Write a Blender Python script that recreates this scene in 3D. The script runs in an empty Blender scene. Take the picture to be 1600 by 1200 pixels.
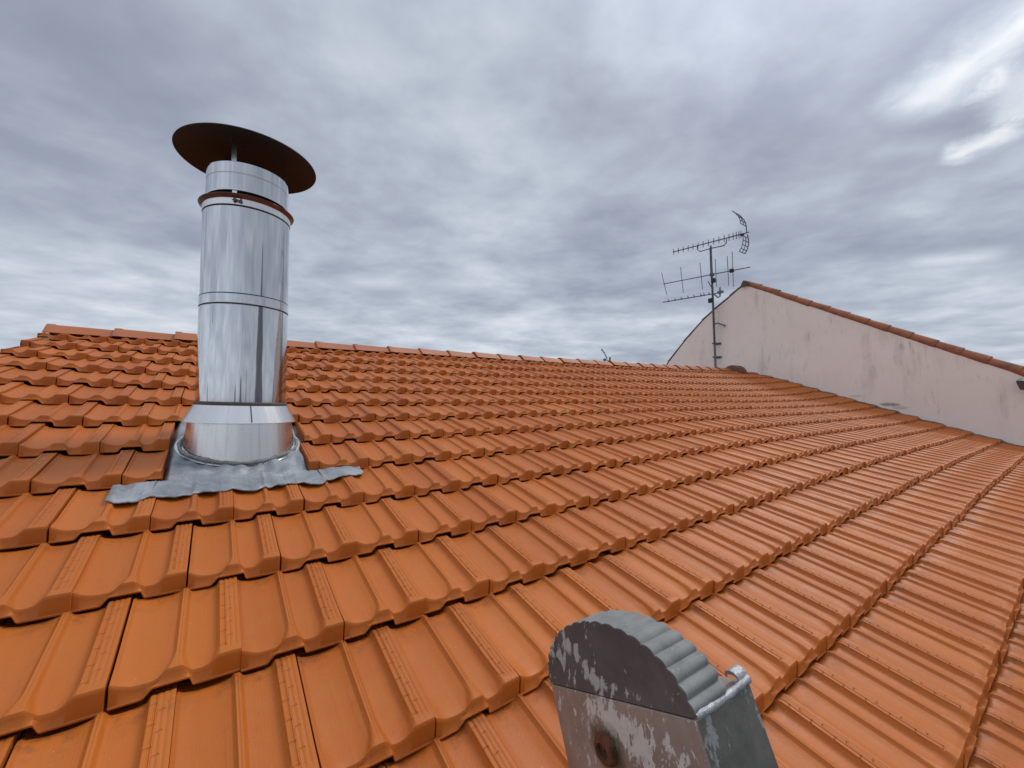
import bpy, math, random
import numpy as np
from mathutils import Vector, Matrix

R = math.radians
rng = np.random.default_rng(7)
random.seed(7)
SC = bpy.context.scene
COL = SC.collection

# ------------------------------------------------------------------ camera
EYE = np.array([0.0, 0.0, 5.2])              # eye height above the street
PITCH = R(2.58)
FPX = 643.63                                  # focal length for a 1600 px wide frame
cam = bpy.data.cameras.new('camera')
cam.sensor_width = 36.0
cam.lens = 36.0 * FPX / 1600.0
cam.clip_start = 0.02
cam.clip_end = 20000
camo = bpy.data.objects.new('camera', cam)
COL.objects.link(camo)
camo.location = EYE
camo.rotation_euler = (R(90) + PITCH, 0, 0)
SC.camera = camo

# ------------------------------------------------------------------ world: overcast sky
SUN_EL, SUN_AZ = R(52), R(44)                 # azimuth clockwise from the view direction
world = bpy.data.worlds.new('World')
SC.world = world
world.use_nodes = True


class NT:
    """small node-tree helper"""
    def __init__(s, tree):
        s.t = tree
        s.n = tree.nodes
        s.l = tree.links

    def new(s, typ, **kw):
        nd = s.n.new(typ)
        for k, v in kw.items():
            if k.startswith('in_'):
                nd.inputs[k[3:]].default_value = v
            else:
                setattr(nd, k, v)
        return nd

    def put(s, val, sock):
        if isinstance(val, bpy.types.NodeSocket):
            s.l.new(val, sock)
        else:
            sock.default_value = val

    def math(s, op, a, b=0.0, c=0.0, clamp=False):
        nd = s.n.new('ShaderNodeMath')
        nd.operation = op
        nd.use_clamp = clamp
        s.put(a, nd.inputs[0])
        s.put(b, nd.inputs[1])
        s.put(c, nd.inputs[2])
        return nd.outputs[0]

    def mix(s, fac, a, b, blend='MIX', clamp=False):
        nd = s.n.new('ShaderNodeMix')
        nd.data_type = 'RGBA'
        nd.blend_type = blend
        nd.clamp_result = clamp
        s.put(fac, nd.inputs['Factor'])
        s.put(a, nd.inputs[6])
        s.put(b, nd.inputs[7])
        return nd.outputs[2]

    def ramp(s, fac, stops, interp='LINEAR'):
        nd = s.n.new('ShaderNodeValToRGB')
        cr = nd.color_ramp
        cr.interpolation = interp
        while len(cr.elements) < len(stops):
            cr.elements.new(0.5)
        for e, (p, c) in zip(cr.elements, stops):
            e.position = p
            e.color = c if len(c) == 4 else (*c, 1)
        s.put(fac, nd.inputs[0])
        return nd.outputs[0]

    def smooth(s, x, a, b):
        nd = s.n.new('ShaderNodeMapRange')
        nd.interpolation_type = 'SMOOTHSTEP'
        s.put(x, nd.inputs[0])
        nd.inputs[1].default_value = a
        nd.inputs[2].default_value = b
        return nd.outputs[0]

    def noise(s, vec, scale, detail=4, rough=.5, dist=0.0, w=None):
        nd = s.n.new('ShaderNodeTexNoise')
        if w is not None:
            nd.noise_dimensions = '4D'
            nd.inputs['W'].default_value = w
        s.put(vec, nd.inputs['Vector'])
        nd.inputs['Scale'].default_value = scale
        nd.inputs['Detail'].default_value = detail
        nd.inputs['Roughness'].default_value = rough
        nd.inputs['Distortion'].default_value = dist
        return nd.outputs[0]

    def mapping(s, vec, scale=(1, 1, 1), loc=(0, 0, 0), rot=(0, 0, 0)):
        nd = s.n.new('ShaderNodeMapping')
        s.put(vec, nd.inputs[0])
        nd.inputs['Scale'].default_value = scale
        nd.inputs['Location'].default_value = loc
        nd.inputs['Rotation'].default_value = rot
        return nd.outputs[0]


def lin(r, g, b):
    f = lambda c: (c / 255 / 12.92) if c / 255 <= .04045 else ((c / 255 + .055) / 1.055) ** 2.4
    return (f(r), f(g), f(b), 1)


def dir_px(px, py):
    d = np.array([px - 800, (py - 600), FPX], float)
    s, c = math.sin(PITCH), math.cos(PITCH)
    v = np.array([d[0], s * d[1] + c * d[2], -c * d[1] + s * d[2]])
    return v / np.linalg.norm(v)


def build_world():
    wt = NT(world.node_tree)
    wt.n.clear()
    out = wt.new('ShaderNodeOutputWorld')
    bg = wt.new('ShaderNodeBackground')
    bg.inputs['Strength'].default_value = 0.1
    sky = wt.new('ShaderNodeTexSky', sky_type='NISHITA', sun_disc=False)
    sky.sun_elevation = SUN_EL
    sky.sun_rotation = SUN_AZ
    tc = wt.new('ShaderNodeTexCoord')
    d = tc.outputs['Generated']
    sep = wt.new('ShaderNodeSeparateXYZ')
    wt.l.new(d, sep.inputs[0])
    x, y, z = sep.outputs
    zc = wt.math('ADD', wt.math('MAXIMUM', z, 0.0), SKY_FLAT)
    cx = wt.math('DIVIDE', x, zc)
    cy = wt.math('DIVIDE', y, zc)
    comb = wt.new('ShaderNodeCombineXYZ')
    wt.l.new(cx, comb.inputs[0])
    wt.l.new(cy, comb.inputs[1])
    p = comb.outputs[0]
    # cloud deck: broad masses, medium billows and fine wisps, all drifting one way
    pr = wt.mapping(p, scale=(1.0, 1.0, 1), rot=(0, 0, R(25)))
    prs = wt.mapping(p, scale=(0.92, 1.10, 1), rot=(0, 0, R(18)))
    n1 = wt.noise(prs, 0.95, 3, .5, .3, w=SKY_W1)
    n2 = wt.noise(prs, 3.1, 5, .54, .15, w=SKY_W2)
    n3 = wt.noise(pr, 7.5, 6, .6, .3, w=5.3)
    n = wt.math('ADD', wt.math('MULTIPLY', n1, .46), wt.math('ADD', wt.math('MULTIPLY', n2, .44), wt.math('MULTIPLY', n3, .10)))
    # local brightening where the deck thins (near the sun) and darkening of thick masses
    def blob(px, py, r0, r1):
        v = dir_px(px, py)
        dp = wt.new('ShaderNodeVectorMath', operation='DOT_PRODUCT')
        wt.l.new(d, dp.inputs[0])
        dp.inputs[1].default_value = v
        return wt.smooth(dp.outputs['Value'], math.cos(R(r0)), math.cos(R(r1)))
    for px, py, r0, r1, amt in SKY_BLOBS:
        bl = blob(px, py, r0, r1)
        if amt > .06:        # thin places open along the texture of the deck
            bl = wt.math('MULTIPLY', bl, wt.smooth(n2, .36, .60))
        n = wt.math('ADD', n, wt.math('MULTIPLY', bl, amt))
    # long tears in the deck where the white sky shows through
    wob = wt.math('MULTIPLY', wt.math('SUBTRACT', n2, .5), .22)
    wob = wt.math('ADD', wob, wt.math('MULTIPLY', wt.math('SUBTRACT', n3, .5), .18))
    for (x0, y0, x1, y1, wid, amt) in SKY_TEARS:
        ab = []
        for q in ((x0, y0), (x1, y1)):
            v = dir_px(*q)
            ab.append(np.array([v[0], v[1]]) / (v[2] + SKY_FLAT))
        dv = ab[1] - ab[0]
        L = float(np.linalg.norm(dv))
        dv = dv / L
        rx, ry = wt.math('SUBTRACT', cx, float(ab[0][0])), wt.math('SUBTRACT', cy, float(ab[0][1]))
        tt = wt.math('ADD', wt.math('MULTIPLY', rx, float(dv[0])), wt.math('MULTIPLY', ry, float(dv[1])))
        tc_ = wt.math('MINIMUM', wt.math('MAXIMUM', tt, 0.0), L)
        ex = wt.math('SUBTRACT', rx, wt.math('MULTIPLY', tc_, float(dv[0])))
        ey = wt.math('SUBTRACT', ry, wt.math('MULTIPLY', tc_, float(dv[1])))
        ds = wt.math('SQRT', wt.math('ADD', wt.math('MULTIPLY', ex, ex), wt.math('MULTIPLY', ey, ey)))
        ds = wt.math('ADD', ds, wob)
        n = wt.math('ADD', n, wt.math('MULTIPLY', wt.math('SUBTRACT', 1.0, wt.smooth(ds, -wid * .3, wid * 1.25)), amt))
    lowb = wt.math('SUBTRACT', 1.0, wt.smooth(z, .02, .34))
    n = wt.math('ADD', n, wt.math('MULTIPLY', lowb, .075))
    col = wt.ramp(n, [(.32, lin(148, 156, 173)), (.42, lin(159, 167, 184)), (.50, lin(176, 184, 199)), (.58, lin(194, 203, 216)),
                      (.67, lin(216, 223, 233)), (.80, lin(250, 252, 254))])
    # the deck is brightest overhead and towards the hidden sun, outside the photo
    up = wt.smooth(z, .66, .97)
    dp = wt.new('ShaderNodeVectorMath', operation='DOT_PRODUCT')
    wt.l.new(d, dp.inputs[0])
    dp.inputs[1].default_value = (math.sin(SUN_AZ) * math.cos(SUN_EL), math.cos(SUN_AZ) * math.cos(SUN_EL), math.sin(SUN_EL))
    near_sun = wt.smooth(dp.outputs['Value'], .88, 1.0)
    gain = wt.math('ADD', 1.0, wt.math('MULTIPLY', up, UP_GAIN))
    gain = wt.math('ADD', gain, wt.math('MULTIPLY', near_sun, .5))
    db = wt.new('ShaderNodeVectorMath', operation='DOT_PRODUCT')
    wt.l.new(d, db.inputs[0])
    db.inputs[1].default_value = (-.64, -.72, .27)
    gain = wt.math('ADD', gain, wt.math('MULTIPLY', wt.smooth(db.outputs['Value'], .15, .85), BACK_GAIN))  # added fill: sky behind the viewer raised to lift shaded faces
    sc = wt.new('ShaderNodeVectorMath', operation='SCALE')
    wt.l.new(col, sc.inputs[0])
    wt.l.new(wt.math('MULTIPLY', gain, 10.0 * SKY_GAIN), sc.inputs['Scale'])
    res = wt.mix(.95, sky.outputs[0], sc.outputs[0])
    wt.l.new(res, bg.inputs['Color'])
    wt.l.new(bg.outputs[0], out.inputs[0])


SKY_W1, SKY_W2 = 3.1, 11.7
SKY_GAIN, UP_GAIN, BACK_GAIN = 0.96, 1.25, 0.40
SKY_BLOBS = [(150, 170, 24, 5, -.03), (1250, 330, 16, 4, -.03), (1330, 60, 14, 3, .02), (900, 20, 18, 4, .02),
             (700, 470, 18, 4, .04), (300, 480, 16, 4, .03), (60, 490, 16, 3, .05), (520, 200, 12, 3, .02), (760, 330, 12, 3, .03)]
SKY_TEARS = [(1455, 148, 1650, -5, .10, .32), (1505, 238, 1555, 216, .055, .28), (1592, 170, 1608, 120, .06, .22), (1390, 235, 1450, 232, .06, .08),
             (1450, 408, 1530, 402, .10, .14), (560, 440, 720, 446, .12, .07), (780, 505, 960, 512, .2, .08)]
SKY_FLAT = 0.13
build_world()

sun = bpy.data.lights.new('sun', 'SUN')
sun.energy = 1.5
sun.angle = R(14)
sun.color = (1.0, .95, .88)
suno = bpy.data.objects.new('sun', sun)
COL.objects.link(suno)
sd = Vector((math.sin(SUN_AZ) * math.cos(SUN_EL), math.cos(SUN_AZ) * math.cos(SUN_EL), math.sin(SUN_EL)))
suno.rotation_euler = sd.to_track_quat('Z', 'Y').to_euler()
suno.location = (10, 10, 30)

SC.view_settings.view_transform = 'Standard'
SC.view_settings.look = 'None'
SC.view_settings.exposure = 0.0
SC.view_settings.gamma = 1.0
SC.render.engine = 'CYCLES'
SC.cycles.max_bounces = 6

# ------------------------------------------------------------------ frames
XW = np.array([.80868825, .58800, -.01943]); XW /= np.linalg.norm(XW)
SW = np.array([-.55546819, .77409, .30369]); SW -= XW * (SW @ XW); SW /= np.linalg.norm(SW)
NW = np.cross(XW, SW)
TW, TG, TX0, TS0 = .2388, .3483, -.3927, 5.1459       # tile pitch, course gauge, origin on the roof
SRIDGE = 5.024
SHOR = np.array([SW[0], SW[1], 0]); SHOR /= np.linalg.norm(SHOR)
UP = np.array([0, 0, 1.0])


def lift(i, S):
    t = np.asarray(i) / 30.0
    a = np.clip(((TS0 - np.asarray(S)) / TG - 8) / 8, -1, 1)
    return .5869 * t ** 2 - .6399 * t ** 3 + .2269 * t ** 4 + a * (.3901 * t ** 2 - .2384 * t ** 3 - .0673 * t)


_ri = np.array([-3.1, -1.4, .3, 5.46, 7.17, 8.89, 10.6, 12.33, 14.06, 15.8, 17.5, 19.2, 21, 22.6, 24.4, 26.15, 27.8, 29.5, 31.3, 33, 34.7, 36.5, 38.2, 39.9, 41.65, 43.3])
_rh = np.array([.086, .095, .104, .13, .155, .163, .188, .213, .22, .244, .258, .26, .268, .291, .309, .32, .333, .353, .365, .378, .386, .402, .42, .444, .467, .503])
_rp = np.polyfit(_ri, _rh, 3)


def ridge_h(i):
    return np.polyval(_rp, np.clip(i, -4, 46))


def roof_pt(X, S, h):
    """roof coordinates -> world; the old roof sags gently along its length"""
    X, S, h = np.broadcast_arrays(np.asarray(X, float), np.asarray(S, float), np.asarray(h, float))
    i = (X - TX0) / TW
    k = np.clip((S - 3.4) / 1.6, 0, 1)
    k = k * k * (3 - 2 * k)
    hh = h + lift(i, S) + k * (ridge_h(i) - .105 - lift(i, S))
    return EYE + X[..., None] * XW + S[..., None] * SW + (hh - 1)[..., None] * NW


WA = np.array([6.232, 10.398, 0]); WD = np.array([.504, -.8637, 0]); WD /= np.linalg.norm(WD)
WN = np.array([WD[1], -WD[0], 0])                     # wall normal, towards the tiled roof
WC = WN @ WA


def on_wall(px, py, off=0.0):
    """point at distance off in front of the neighbour's gable wall"""
    d = dir_px(px, py)
    return EYE + d * ((WC + off) / (WN @ d))


def wall_x(j):
    return TX0 + (47.5088 - .1309 * (j - 7)) * TW


# ------------------------------------------------------------------ mesh helpers
class MB:
    def __init__(s):
        s.v = []
        s.f = []

    def add(s, verts, faces):
        o = len(s.v)
        s.v += [tuple(map(float, p)) for p in verts]
        s.f += [tuple(o + i for i in f) for f in faces]

    def grid(s, P, closed_u=False, closed_v=False):
        nu, nv = P.shape[:2]
        F = []
        for a in range(nu - (0 if closed_u else 1)):
            for b in range(nv - (0 if closed_v else 1)):
                a1, b1 = (a + 1) % nu, (b + 1) % nv
                F.append((a * nv + b, a1 * nv + b, a1 * nv + b1, a * nv + b1))
        s.add(P.reshape(-1, 3), F)

    def box(s, c, e1, e2, e3, d1, d2, d3, bevel=0.0):
        c = np.asarray(c, float)
        e = [np.asarray(k, float) for k in (e1, e2, e3)]
        d = (d1 / 2, d2 / 2, d3 / 2)
        b = min(bevel, min(d) * .9)
        if b <= 0:
            V = [c + sx * d[0] * e[0] + sy * d[1] * e[1] + sz * d[2] * e[2] for sx in (-1, 1) for sy in (-1, 1) for sz in (-1, 1)]
            F = [(0, 1, 3, 2), (4, 6, 7, 5), (0, 4, 5, 1), (2, 3, 7, 6), (0, 2, 6, 4), (1, 5, 7, 3)]
            s.add(V, F)
            return
        V = []
        idx = {}
        for sx in (-1, 1):
            for sy in (-1, 1):
                for sz in (-1, 1):
                    for ax in range(3):
                        q = [d[0] - b, d[1] - b, d[2] - b]
                        q[ax] = d[ax]
                        idx[(sx, sy, sz, ax)] = len(V)
                        V.append(c + sx * q[0] * e[0] + sy * q[1] * e[1] + sz * q[2] * e[2])
        F = []
        for ax in range(3):
            o = [k for k in range(3) if k != ax]
            for sg in (-1, 1):
                loop = []
                for a, bb in ((-1, -1), (1, -1), (1, 1), (-1, 1)):
                    k = [0, 0, 0]
                    k[ax] = sg
                    k[o[0]] = a
                    k[o[1]] = bb
                    loop.append(idx[(*k, ax)])
                F.append(tuple(loop))
        for ax in range(3):
            o = [k for k in range(3) if k != ax]
            for a in (-1, 1):
                for bb in (-1, 1):
                    lo, hi = [0, 0, 0], [0, 0, 0]
                    lo[ax], hi[ax] = -1, 1
                    lo[o[0]] = hi[o[0]] = a
                    lo[o[1]] = hi[o[1]] = bb
                    F.append((idx[(*lo, o[0])], idx[(*hi, o[0])], idx[(*hi, o[1])], idx[(*lo, o[1])]))
        for sx in (-1, 1):
            for sy in (-1, 1):
                for sz in (-1, 1):
                    F.append(tuple(idx[(sx, sy, sz, ax)] for ax in range(3)))
        s.add(V, F)

    def tube(s, pts, r, n=10, caps=True):
        pts = [np.asarray(p, float) for p in pts]
        m = len(pts)
        rr = [r] * m if np.isscalar(r) else r
        t0 = pts[1] - pts[0]
        t0 /= np.linalg.norm(t0)
        a = np.cross(t0, [0, 0, 1]) if abs(t0[2]) < .9 else np.cross(t0, [1, 0, 0])
        a /= np.linalg.norm(a)
        P = np.zeros((m, n, 3))
        for k in range(m):
            t = pts[min(k + 1, m - 1)] - pts[max(k - 1, 0)]
            t /= np.linalg.norm(t)
            a = a - t * (a @ t)
            a /= np.linalg.norm(a)
            b = np.cross(t, a)
            for q in range(n):
                th = 2 * math.pi * q / n
                P[k, q] = pts[k] + rr[k] * (math.cos(th) * a + math.sin(th) * b)
        o = len(s.v)
        s.grid(P, closed_v=True)
        if caps:
            s.f.append(tuple(o + q for q in range(n))[::-1])
            s.f.append(tuple(o + (m - 1) * n + q for q in range(n)))

    def lathe(s, c, prof, n=96, axis=None):
        """prof: list of (radius, height) about a vertical (or given) axis through c"""
        c = np.asarray(c, float)
        ax = UP if axis is None else np.asarray(axis, float)
        a = np.cross(ax, [0, 1, 0]); a /= np.linalg.norm(a)
        b = np.cross(ax, a)
        P = np.zeros((len(prof), n, 3))
        for k, (r, h) in enumerate(prof):
            for q in range(n):
                th = 2 * math.pi * q / n
                P[k, q] = c + ax * h + r * (math.cos(th) * a + math.sin(th) * b)
        s.grid(P, closed_v=True)


def finish_mesh(name, me, mat, parent=None, smooth=35, uv=None):
    me.materials.append(mat)
    me.update()
    if smooth:
        me.polygons.foreach_set('use_smooth', np.ones(len(me.polygons), bool))
        me.set_sharp_from_angle(angle=R(smooth))
    o = bpy.data.objects.new(name, me)
    COL.objects.link(o)
    if parent is not None:
        o.parent = parent
    return o


def root_loc(o):
    p = Vector((0, 0, 0))
    while o is not None:
        p = p + Vector(o.location)
        o = o.parent
    return np.array(p)


def build(name, mb, mat, parent=None, loc=None, smooth=35):
    """link mb as one mesh; vertices are given in world space"""
    base = root_loc(parent) if parent is not None else np.zeros(3)
    l = np.zeros(3) if loc is None else np.asarray(loc, float) - base
    me = bpy.data.meshes.new(name)
    V = np.array(mb.v, float) - base - l
    me.from_pydata([tuple(p) for p in V], [], mb.f)
    me.validate()
    o = finish_mesh(name, me, mat, parent, smooth)
    o.location = l
    import bmesh
    bm = bmesh.new()
    bm.from_mesh(me)
    bmesh.ops.recalc_face_normals(bm, faces=bm.faces)
    bm.to_mesh(me)
    bm.free()
    if smooth:
        me.set_sharp_from_angle(angle=R(smooth))
    return o


def thing(name, label, cat, loc, group=None):
    o = bpy.data.objects.new(name, None)
    o.empty_display_size = .2
    COL.objects.link(o)
    o.location = loc
    tag(o, label, cat, group)
    return o


def tag(o, label=None, cat=None, group=None, kind=None):
    if label: o['label'] = label
    if cat: o['category'] = cat
    if group: o['group'] = group
    if kind: o['kind'] = kind
    return o


# ------------------------------------------------------------------ materials
def material(name):
    m = bpy.data.materials.new(name)
    m.use_nodes = True
    t = NT(m.node_tree)
    t.n.clear()
    out = t.new('ShaderNodeOutputMaterial')
    b = t.new('ShaderNodeBsdfPrincipled')
    t.l.new(b.outputs[0], out.inputs[0])
    return m, t, b


def bump(t, h, strength, dist, b, normal=None):
    nd = t.new('ShaderNodeBump')
    nd.inputs['Strength'].default_value = strength
    nd.inputs['Distance'].default_value = dist
    t.put(h, nd.inputs['Height'])
    if normal is not None:
        t.l.new(normal, nd.inputs['Normal'])
    if b is not None:
        t.l.new(nd.outputs[0], b.inputs['Normal'])
    return nd.outputs[0]


def mat_tile():
    m, t, b = material('glazed_terracotta')
    geo = t.new('ShaderNodeTexCoord').outputs['Object']
    at = t.new('ShaderNodeAttribute', attribute_name='tint')
    tint = at.outputs['Fac']
    uvn = t.new('ShaderNodeUVMap', uv_map='UVMap')
    sp = t.new('ShaderNodeSeparateXYZ')
    t.l.new(uvn.outputs[0], sp.inputs[0])
    u, v = sp.outputs[0], sp.outputs[1]
    base = t.ramp(tint, [(0, (.410, .100, .0105)), (.25, (.445, .113, .0115)), (.5, (.460, .119, .0125)), (.72, (.490, .130, .014)), (.9, (.490, .130, .014)), (1, (.53, .165, .020))])
    n1 = t.noise(geo, 9, 4, .6)
    base = t.mix(t.math('MULTIPLY', t.smooth(n1, .42, .72), .35), base, (.45, .140, .026, 1))
    n2 = t.noise(geo, 38, 5, .65)
    base = t.mix(t.math('MULTIPLY', t.smooth(n2, .55, .78), .30), base, (.30, .085, .03, 1))
    # fine dark specks of lichen and pale dust chips
    n3 = t.noise(geo, 210, 3, .6)
    spots = t.math('MULTIPLY', t.smooth(n3, .675, .73), t.smooth(t.noise(geo, 6, 3, .6), .42, .66))
    base = t.mix(t.math('MULTIPLY', spots, .75), base, (.045, .032, .022, 1))
    n4 = t.noise(geo, 160, 2, .5, w=4.0)
    base = t.mix(t.math('MULTIPLY', t.smooth(n4, .735, .765), .6), base, (.62, .42, .30, 1))
    # patchy dirt plus contact shade painted in at the head of the course
    grime_shade = t.math('MULTIPLY', t.smooth(v, .72, 1.0), t.smooth(t.noise(geo, 22, 4, .7), .40, .72))
    base = t.mix(t.math('MULTIPLY', grime_shade, .72), base, (.15, .048, .018, 1))
    # rain streaks down the pans
    wash = t.noise(t.mapping(uvn.outputs[0], scale=(22, 1.1, 1)), 1.0, 3, .6)
    wash2 = t.noise(geo, 3.3, 3, .55, w=7.0)
    base = t.mix(t.math('MULTIPLY', t.math('MULTIPLY', t.smooth(wash, .52, .70), t.smooth(wash2, .40, .65)), .28), base, (.27, .085, .022, 1))
    t.l.new(base, b.inputs['Base Color'])
    rough = t.math('ADD', .37, t.math('MULTIPLY', n1, .22))
    t.l.new(rough, b.inputs['Roughness'])
    b.inputs['Specular IOR Level'].default_value = .31
    # fine relief of the raised band: three long grooves and two staggered columns of saw marks
    band = t.math('MULTIPLY', t.smooth(u, .80, .815), t.math('SUBTRACT', 1.0, t.smooth(u, .985, .995)))
    gr = t.math('ABSOLUTE', t.math('SINE', t.math('MULTIPLY', t.math('SUBTRACT', u, .81), math.pi / .0605)))
    groove = t.math('MULTIPLY', t.smooth(gr, .35, .0), band)
    c1 = t.math('MULTIPLY', t.smooth(u, .806, .812), t.math('SUBTRACT', 1.0, t.smooth(u, .868, .874)))
    c2 = t.math('MULTIPLY', t.smooth(u, .876, .882), t.math('SUBTRACT', 1.0, t.smooth(u, .925, .931)))
    vj = t.math('ADD', v, t.math('MULTIPLY', u, -.14))
    s1 = t.math('FRACT', t.math('MULTIPLY', vj, 6.5))
    s2 = t.math('FRACT', t.math('ADD', t.math('MULTIPLY', vj, 6.5), .45))
    s1 = t.math('MULTIPLY', c1, t.math('SUBTRACT', t.math('MULTIPLY', s1, .35), t.math('SUBTRACT', 1.0, t.smooth(s1, .03, .11))))
    s2 = t.math('MULTIPLY', c2, t.math('SUBTRACT', t.math('MULTIPLY', s2, .35), t.math('SUBTRACT', 1.0, t.smooth(s2, .03, .11))))
    vm = t.math('MULTIPLY', t.smooth(v, .06, .12), t.math('SUBTRACT', 1.0, t.smooth(v, 1.1, 1.15)))
    saw = t.math('MULTIPLY', t.math('ADD', s1, s2), vm)
    # slight drag lines from the extrusion
    str1 = t.noise(t.mapping(uvn.outputs[0], scale=(70, 1.5, 1)), 1.0, 3, .6)
    h = t.math('MULTIPLY', saw, .75)
    h = t.math('ADD', h, t.math('MULTIPLY', str1, .16))
    nb = bump(t, h, .9, .0040, None)
    bump(t, t.noise(geo, 60, 6, .7), .22, .004, b, nb)
    return m


def mat_ridge():
    m, t, b = material('ridge_terracotta')
    geo = t.new('ShaderNodeTexCoord').outputs['Object']
    n1 = t.noise(geo, 5, 5, .6)
    oi = t.new('ShaderNodeObjectInfo').outputs['Random']
    base = t.mix(oi, (.345, .086, .014, 1), (.40, .108, .019, 1))
    base = t.mix(t.math('MULTIPLY', t.smooth(n1, .45, .7), .5), base, (.30, .10, .045, 1))
    t.l.new(base, b.inputs['Base Color'])
    b.inputs['Roughness'].default_value = .6
    bump(t, t.noise(geo, 40, 5, .7), .2, .004, b)
    return m


def mat_plain(name, col, rough=.6, metal=0.0, noise=.0, scale=20, dark=None, bmp=0.0):
    m, t, b = material(name)
    geo = t.new('ShaderNodeTexCoord').outputs['Object']
    if noise > 0:
        n = t.noise(geo, scale, 5, .6)
        c2 = dark if dark else tuple(c * .55 for c in col[:3])
        base = t.mix(t.math('MULTIPLY', t.smooth(n, .4, .68), noise), (*col[:3], 1), (*c2[:3], 1))
        t.l.new(base, b.inputs['Base Color'])
        t.l.new(t.math('ADD', rough - .08, t.math('MULTIPLY', n, .16)), b.inputs['Roughness'])
    else:
        b.inputs['Base Color'].default_value = (*col[:3], 1)
        b.inputs['Roughness'].default_value = rough
    b.inputs['Metallic'].default_value = metal
    if bmp:
        bump(t, t.noise(geo, scale * 2.5, 5, .65), bmp, .004, b)
    return m


def mat_steel(name, base=(.60, .62, .65), rough=.16, streak=.5, refl_streaks=()):
    """bright stainless sheet: faint vertical drawing lines, wavy flats, run marks"""
    m, t, b = material(name)
    oc = t.new('ShaderNodeTexCoord').outputs['Object']
    sp = t.new('ShaderNodeSeparateXYZ')
    t.l.new(oc, sp.inputs[0])
    ang = t.math('ARCTAN2', sp.outputs[1], sp.outputs[0])
    cb = t.new('ShaderNodeCombineXYZ')
    t.l.new(ang, cb.inputs[0])
    t.l.new(sp.outputs[2], cb.inputs[1])
    cyl = cb.outputs[0]
    fine = t.noise(t.mapping(cyl, scale=(60, .6, 1)), 1.0, 2, .4)
    wide = t.noise(t.mapping(cyl, scale=(4.5, .28, 1)), 1.0, 1, .3)
    runs = t.noise(t.mapping(cyl, scale=(14, .5, 1)), 1.0, 3, .5, .1)
    blot = t.noise(cyl, 7, 5, .6)
    c = t.mix(t.math('MULTIPLY', t.smooth(runs, .56, .72), streak), (*base, 1), tuple(k * .55 for k in base) + (1,))
    c = t.mix(t.math('MULTIPLY', t.smooth(blot, .5, .75), .14), c, (.50, .47, .44, 1))
    for (dth, z0, z1, wid, amt) in refl_streaks:  # dark tapered streaks painted in, standing in for reflected dark bands
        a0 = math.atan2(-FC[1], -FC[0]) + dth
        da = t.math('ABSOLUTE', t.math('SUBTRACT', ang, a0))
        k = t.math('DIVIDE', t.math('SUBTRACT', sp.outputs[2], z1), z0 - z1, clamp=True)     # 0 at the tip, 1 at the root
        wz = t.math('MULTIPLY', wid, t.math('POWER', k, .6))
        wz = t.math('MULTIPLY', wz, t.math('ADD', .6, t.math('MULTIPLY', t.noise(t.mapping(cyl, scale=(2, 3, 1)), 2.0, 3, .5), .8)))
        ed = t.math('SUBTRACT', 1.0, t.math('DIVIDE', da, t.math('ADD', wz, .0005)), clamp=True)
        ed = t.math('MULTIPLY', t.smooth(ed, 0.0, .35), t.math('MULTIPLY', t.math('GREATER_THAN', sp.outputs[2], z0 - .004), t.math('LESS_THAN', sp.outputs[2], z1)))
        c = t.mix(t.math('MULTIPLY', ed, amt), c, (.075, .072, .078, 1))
    t.l.new(c, b.inputs['Base Color'])
    b.inputs['Metallic'].default_value = 1.0
    r = t.math('ADD', rough, t.math('MULTIPLY', t.smooth(blot, .4, .8), .05))
    r = t.math('ADD', r, t.math('MULTIPLY', t.smooth(runs, .5, .75), .05))
    t.l.new(r, b.inputs['Roughness'])
    b.inputs['Anisotropic'].default_value = .35
    n1 = bump(t, wide, .25, .012, None)
    bump(t, fine, .05, .001, b, n1)
    return m


def mat_lead():
    m, t, b = material('lead_sheet')
    oc = t.new('ShaderNodeTexCoord').outputs['Object']
    n1 = t.noise(oc, 7, 6, .65, .6)
    n2 = t.noise(t.mapping(oc, scale=(1, 2.4, 1), rot=(0, 0, .6)), 40, 8, .75, .8)
    c = t.ramp(n1, [(.3, (.17, .185, .20)), (.5, (.28, .30, .32)), (.68, (.41, .425, .44))])
    c = t.mix(t.math('MULTIPLY', t.smooth(n2, .50, .70), .6), c, (.42, .44, .48, 1))
    c = t.mix(t.math('MULTIPLY', t.smooth(t.noise(oc, 14, 4, .6), .58, .7), .5), c, (.24, .18, .12, 1))
    t.l.new(c, b.inputs['Base Color'])
    b.inputs['Metallic'].default_value = .25
    t.l.new(t.math('ADD', .38, t.math('MULTIPLY', n2, .3)), b.inputs['Roughness'])
    bump(t, t.noise(oc, 46, 8, .7, .4), .35, .006, b, bump(t, t.noise(oc, 9, 3, .5, 1.0), .35, .02, None))
    return m


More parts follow.
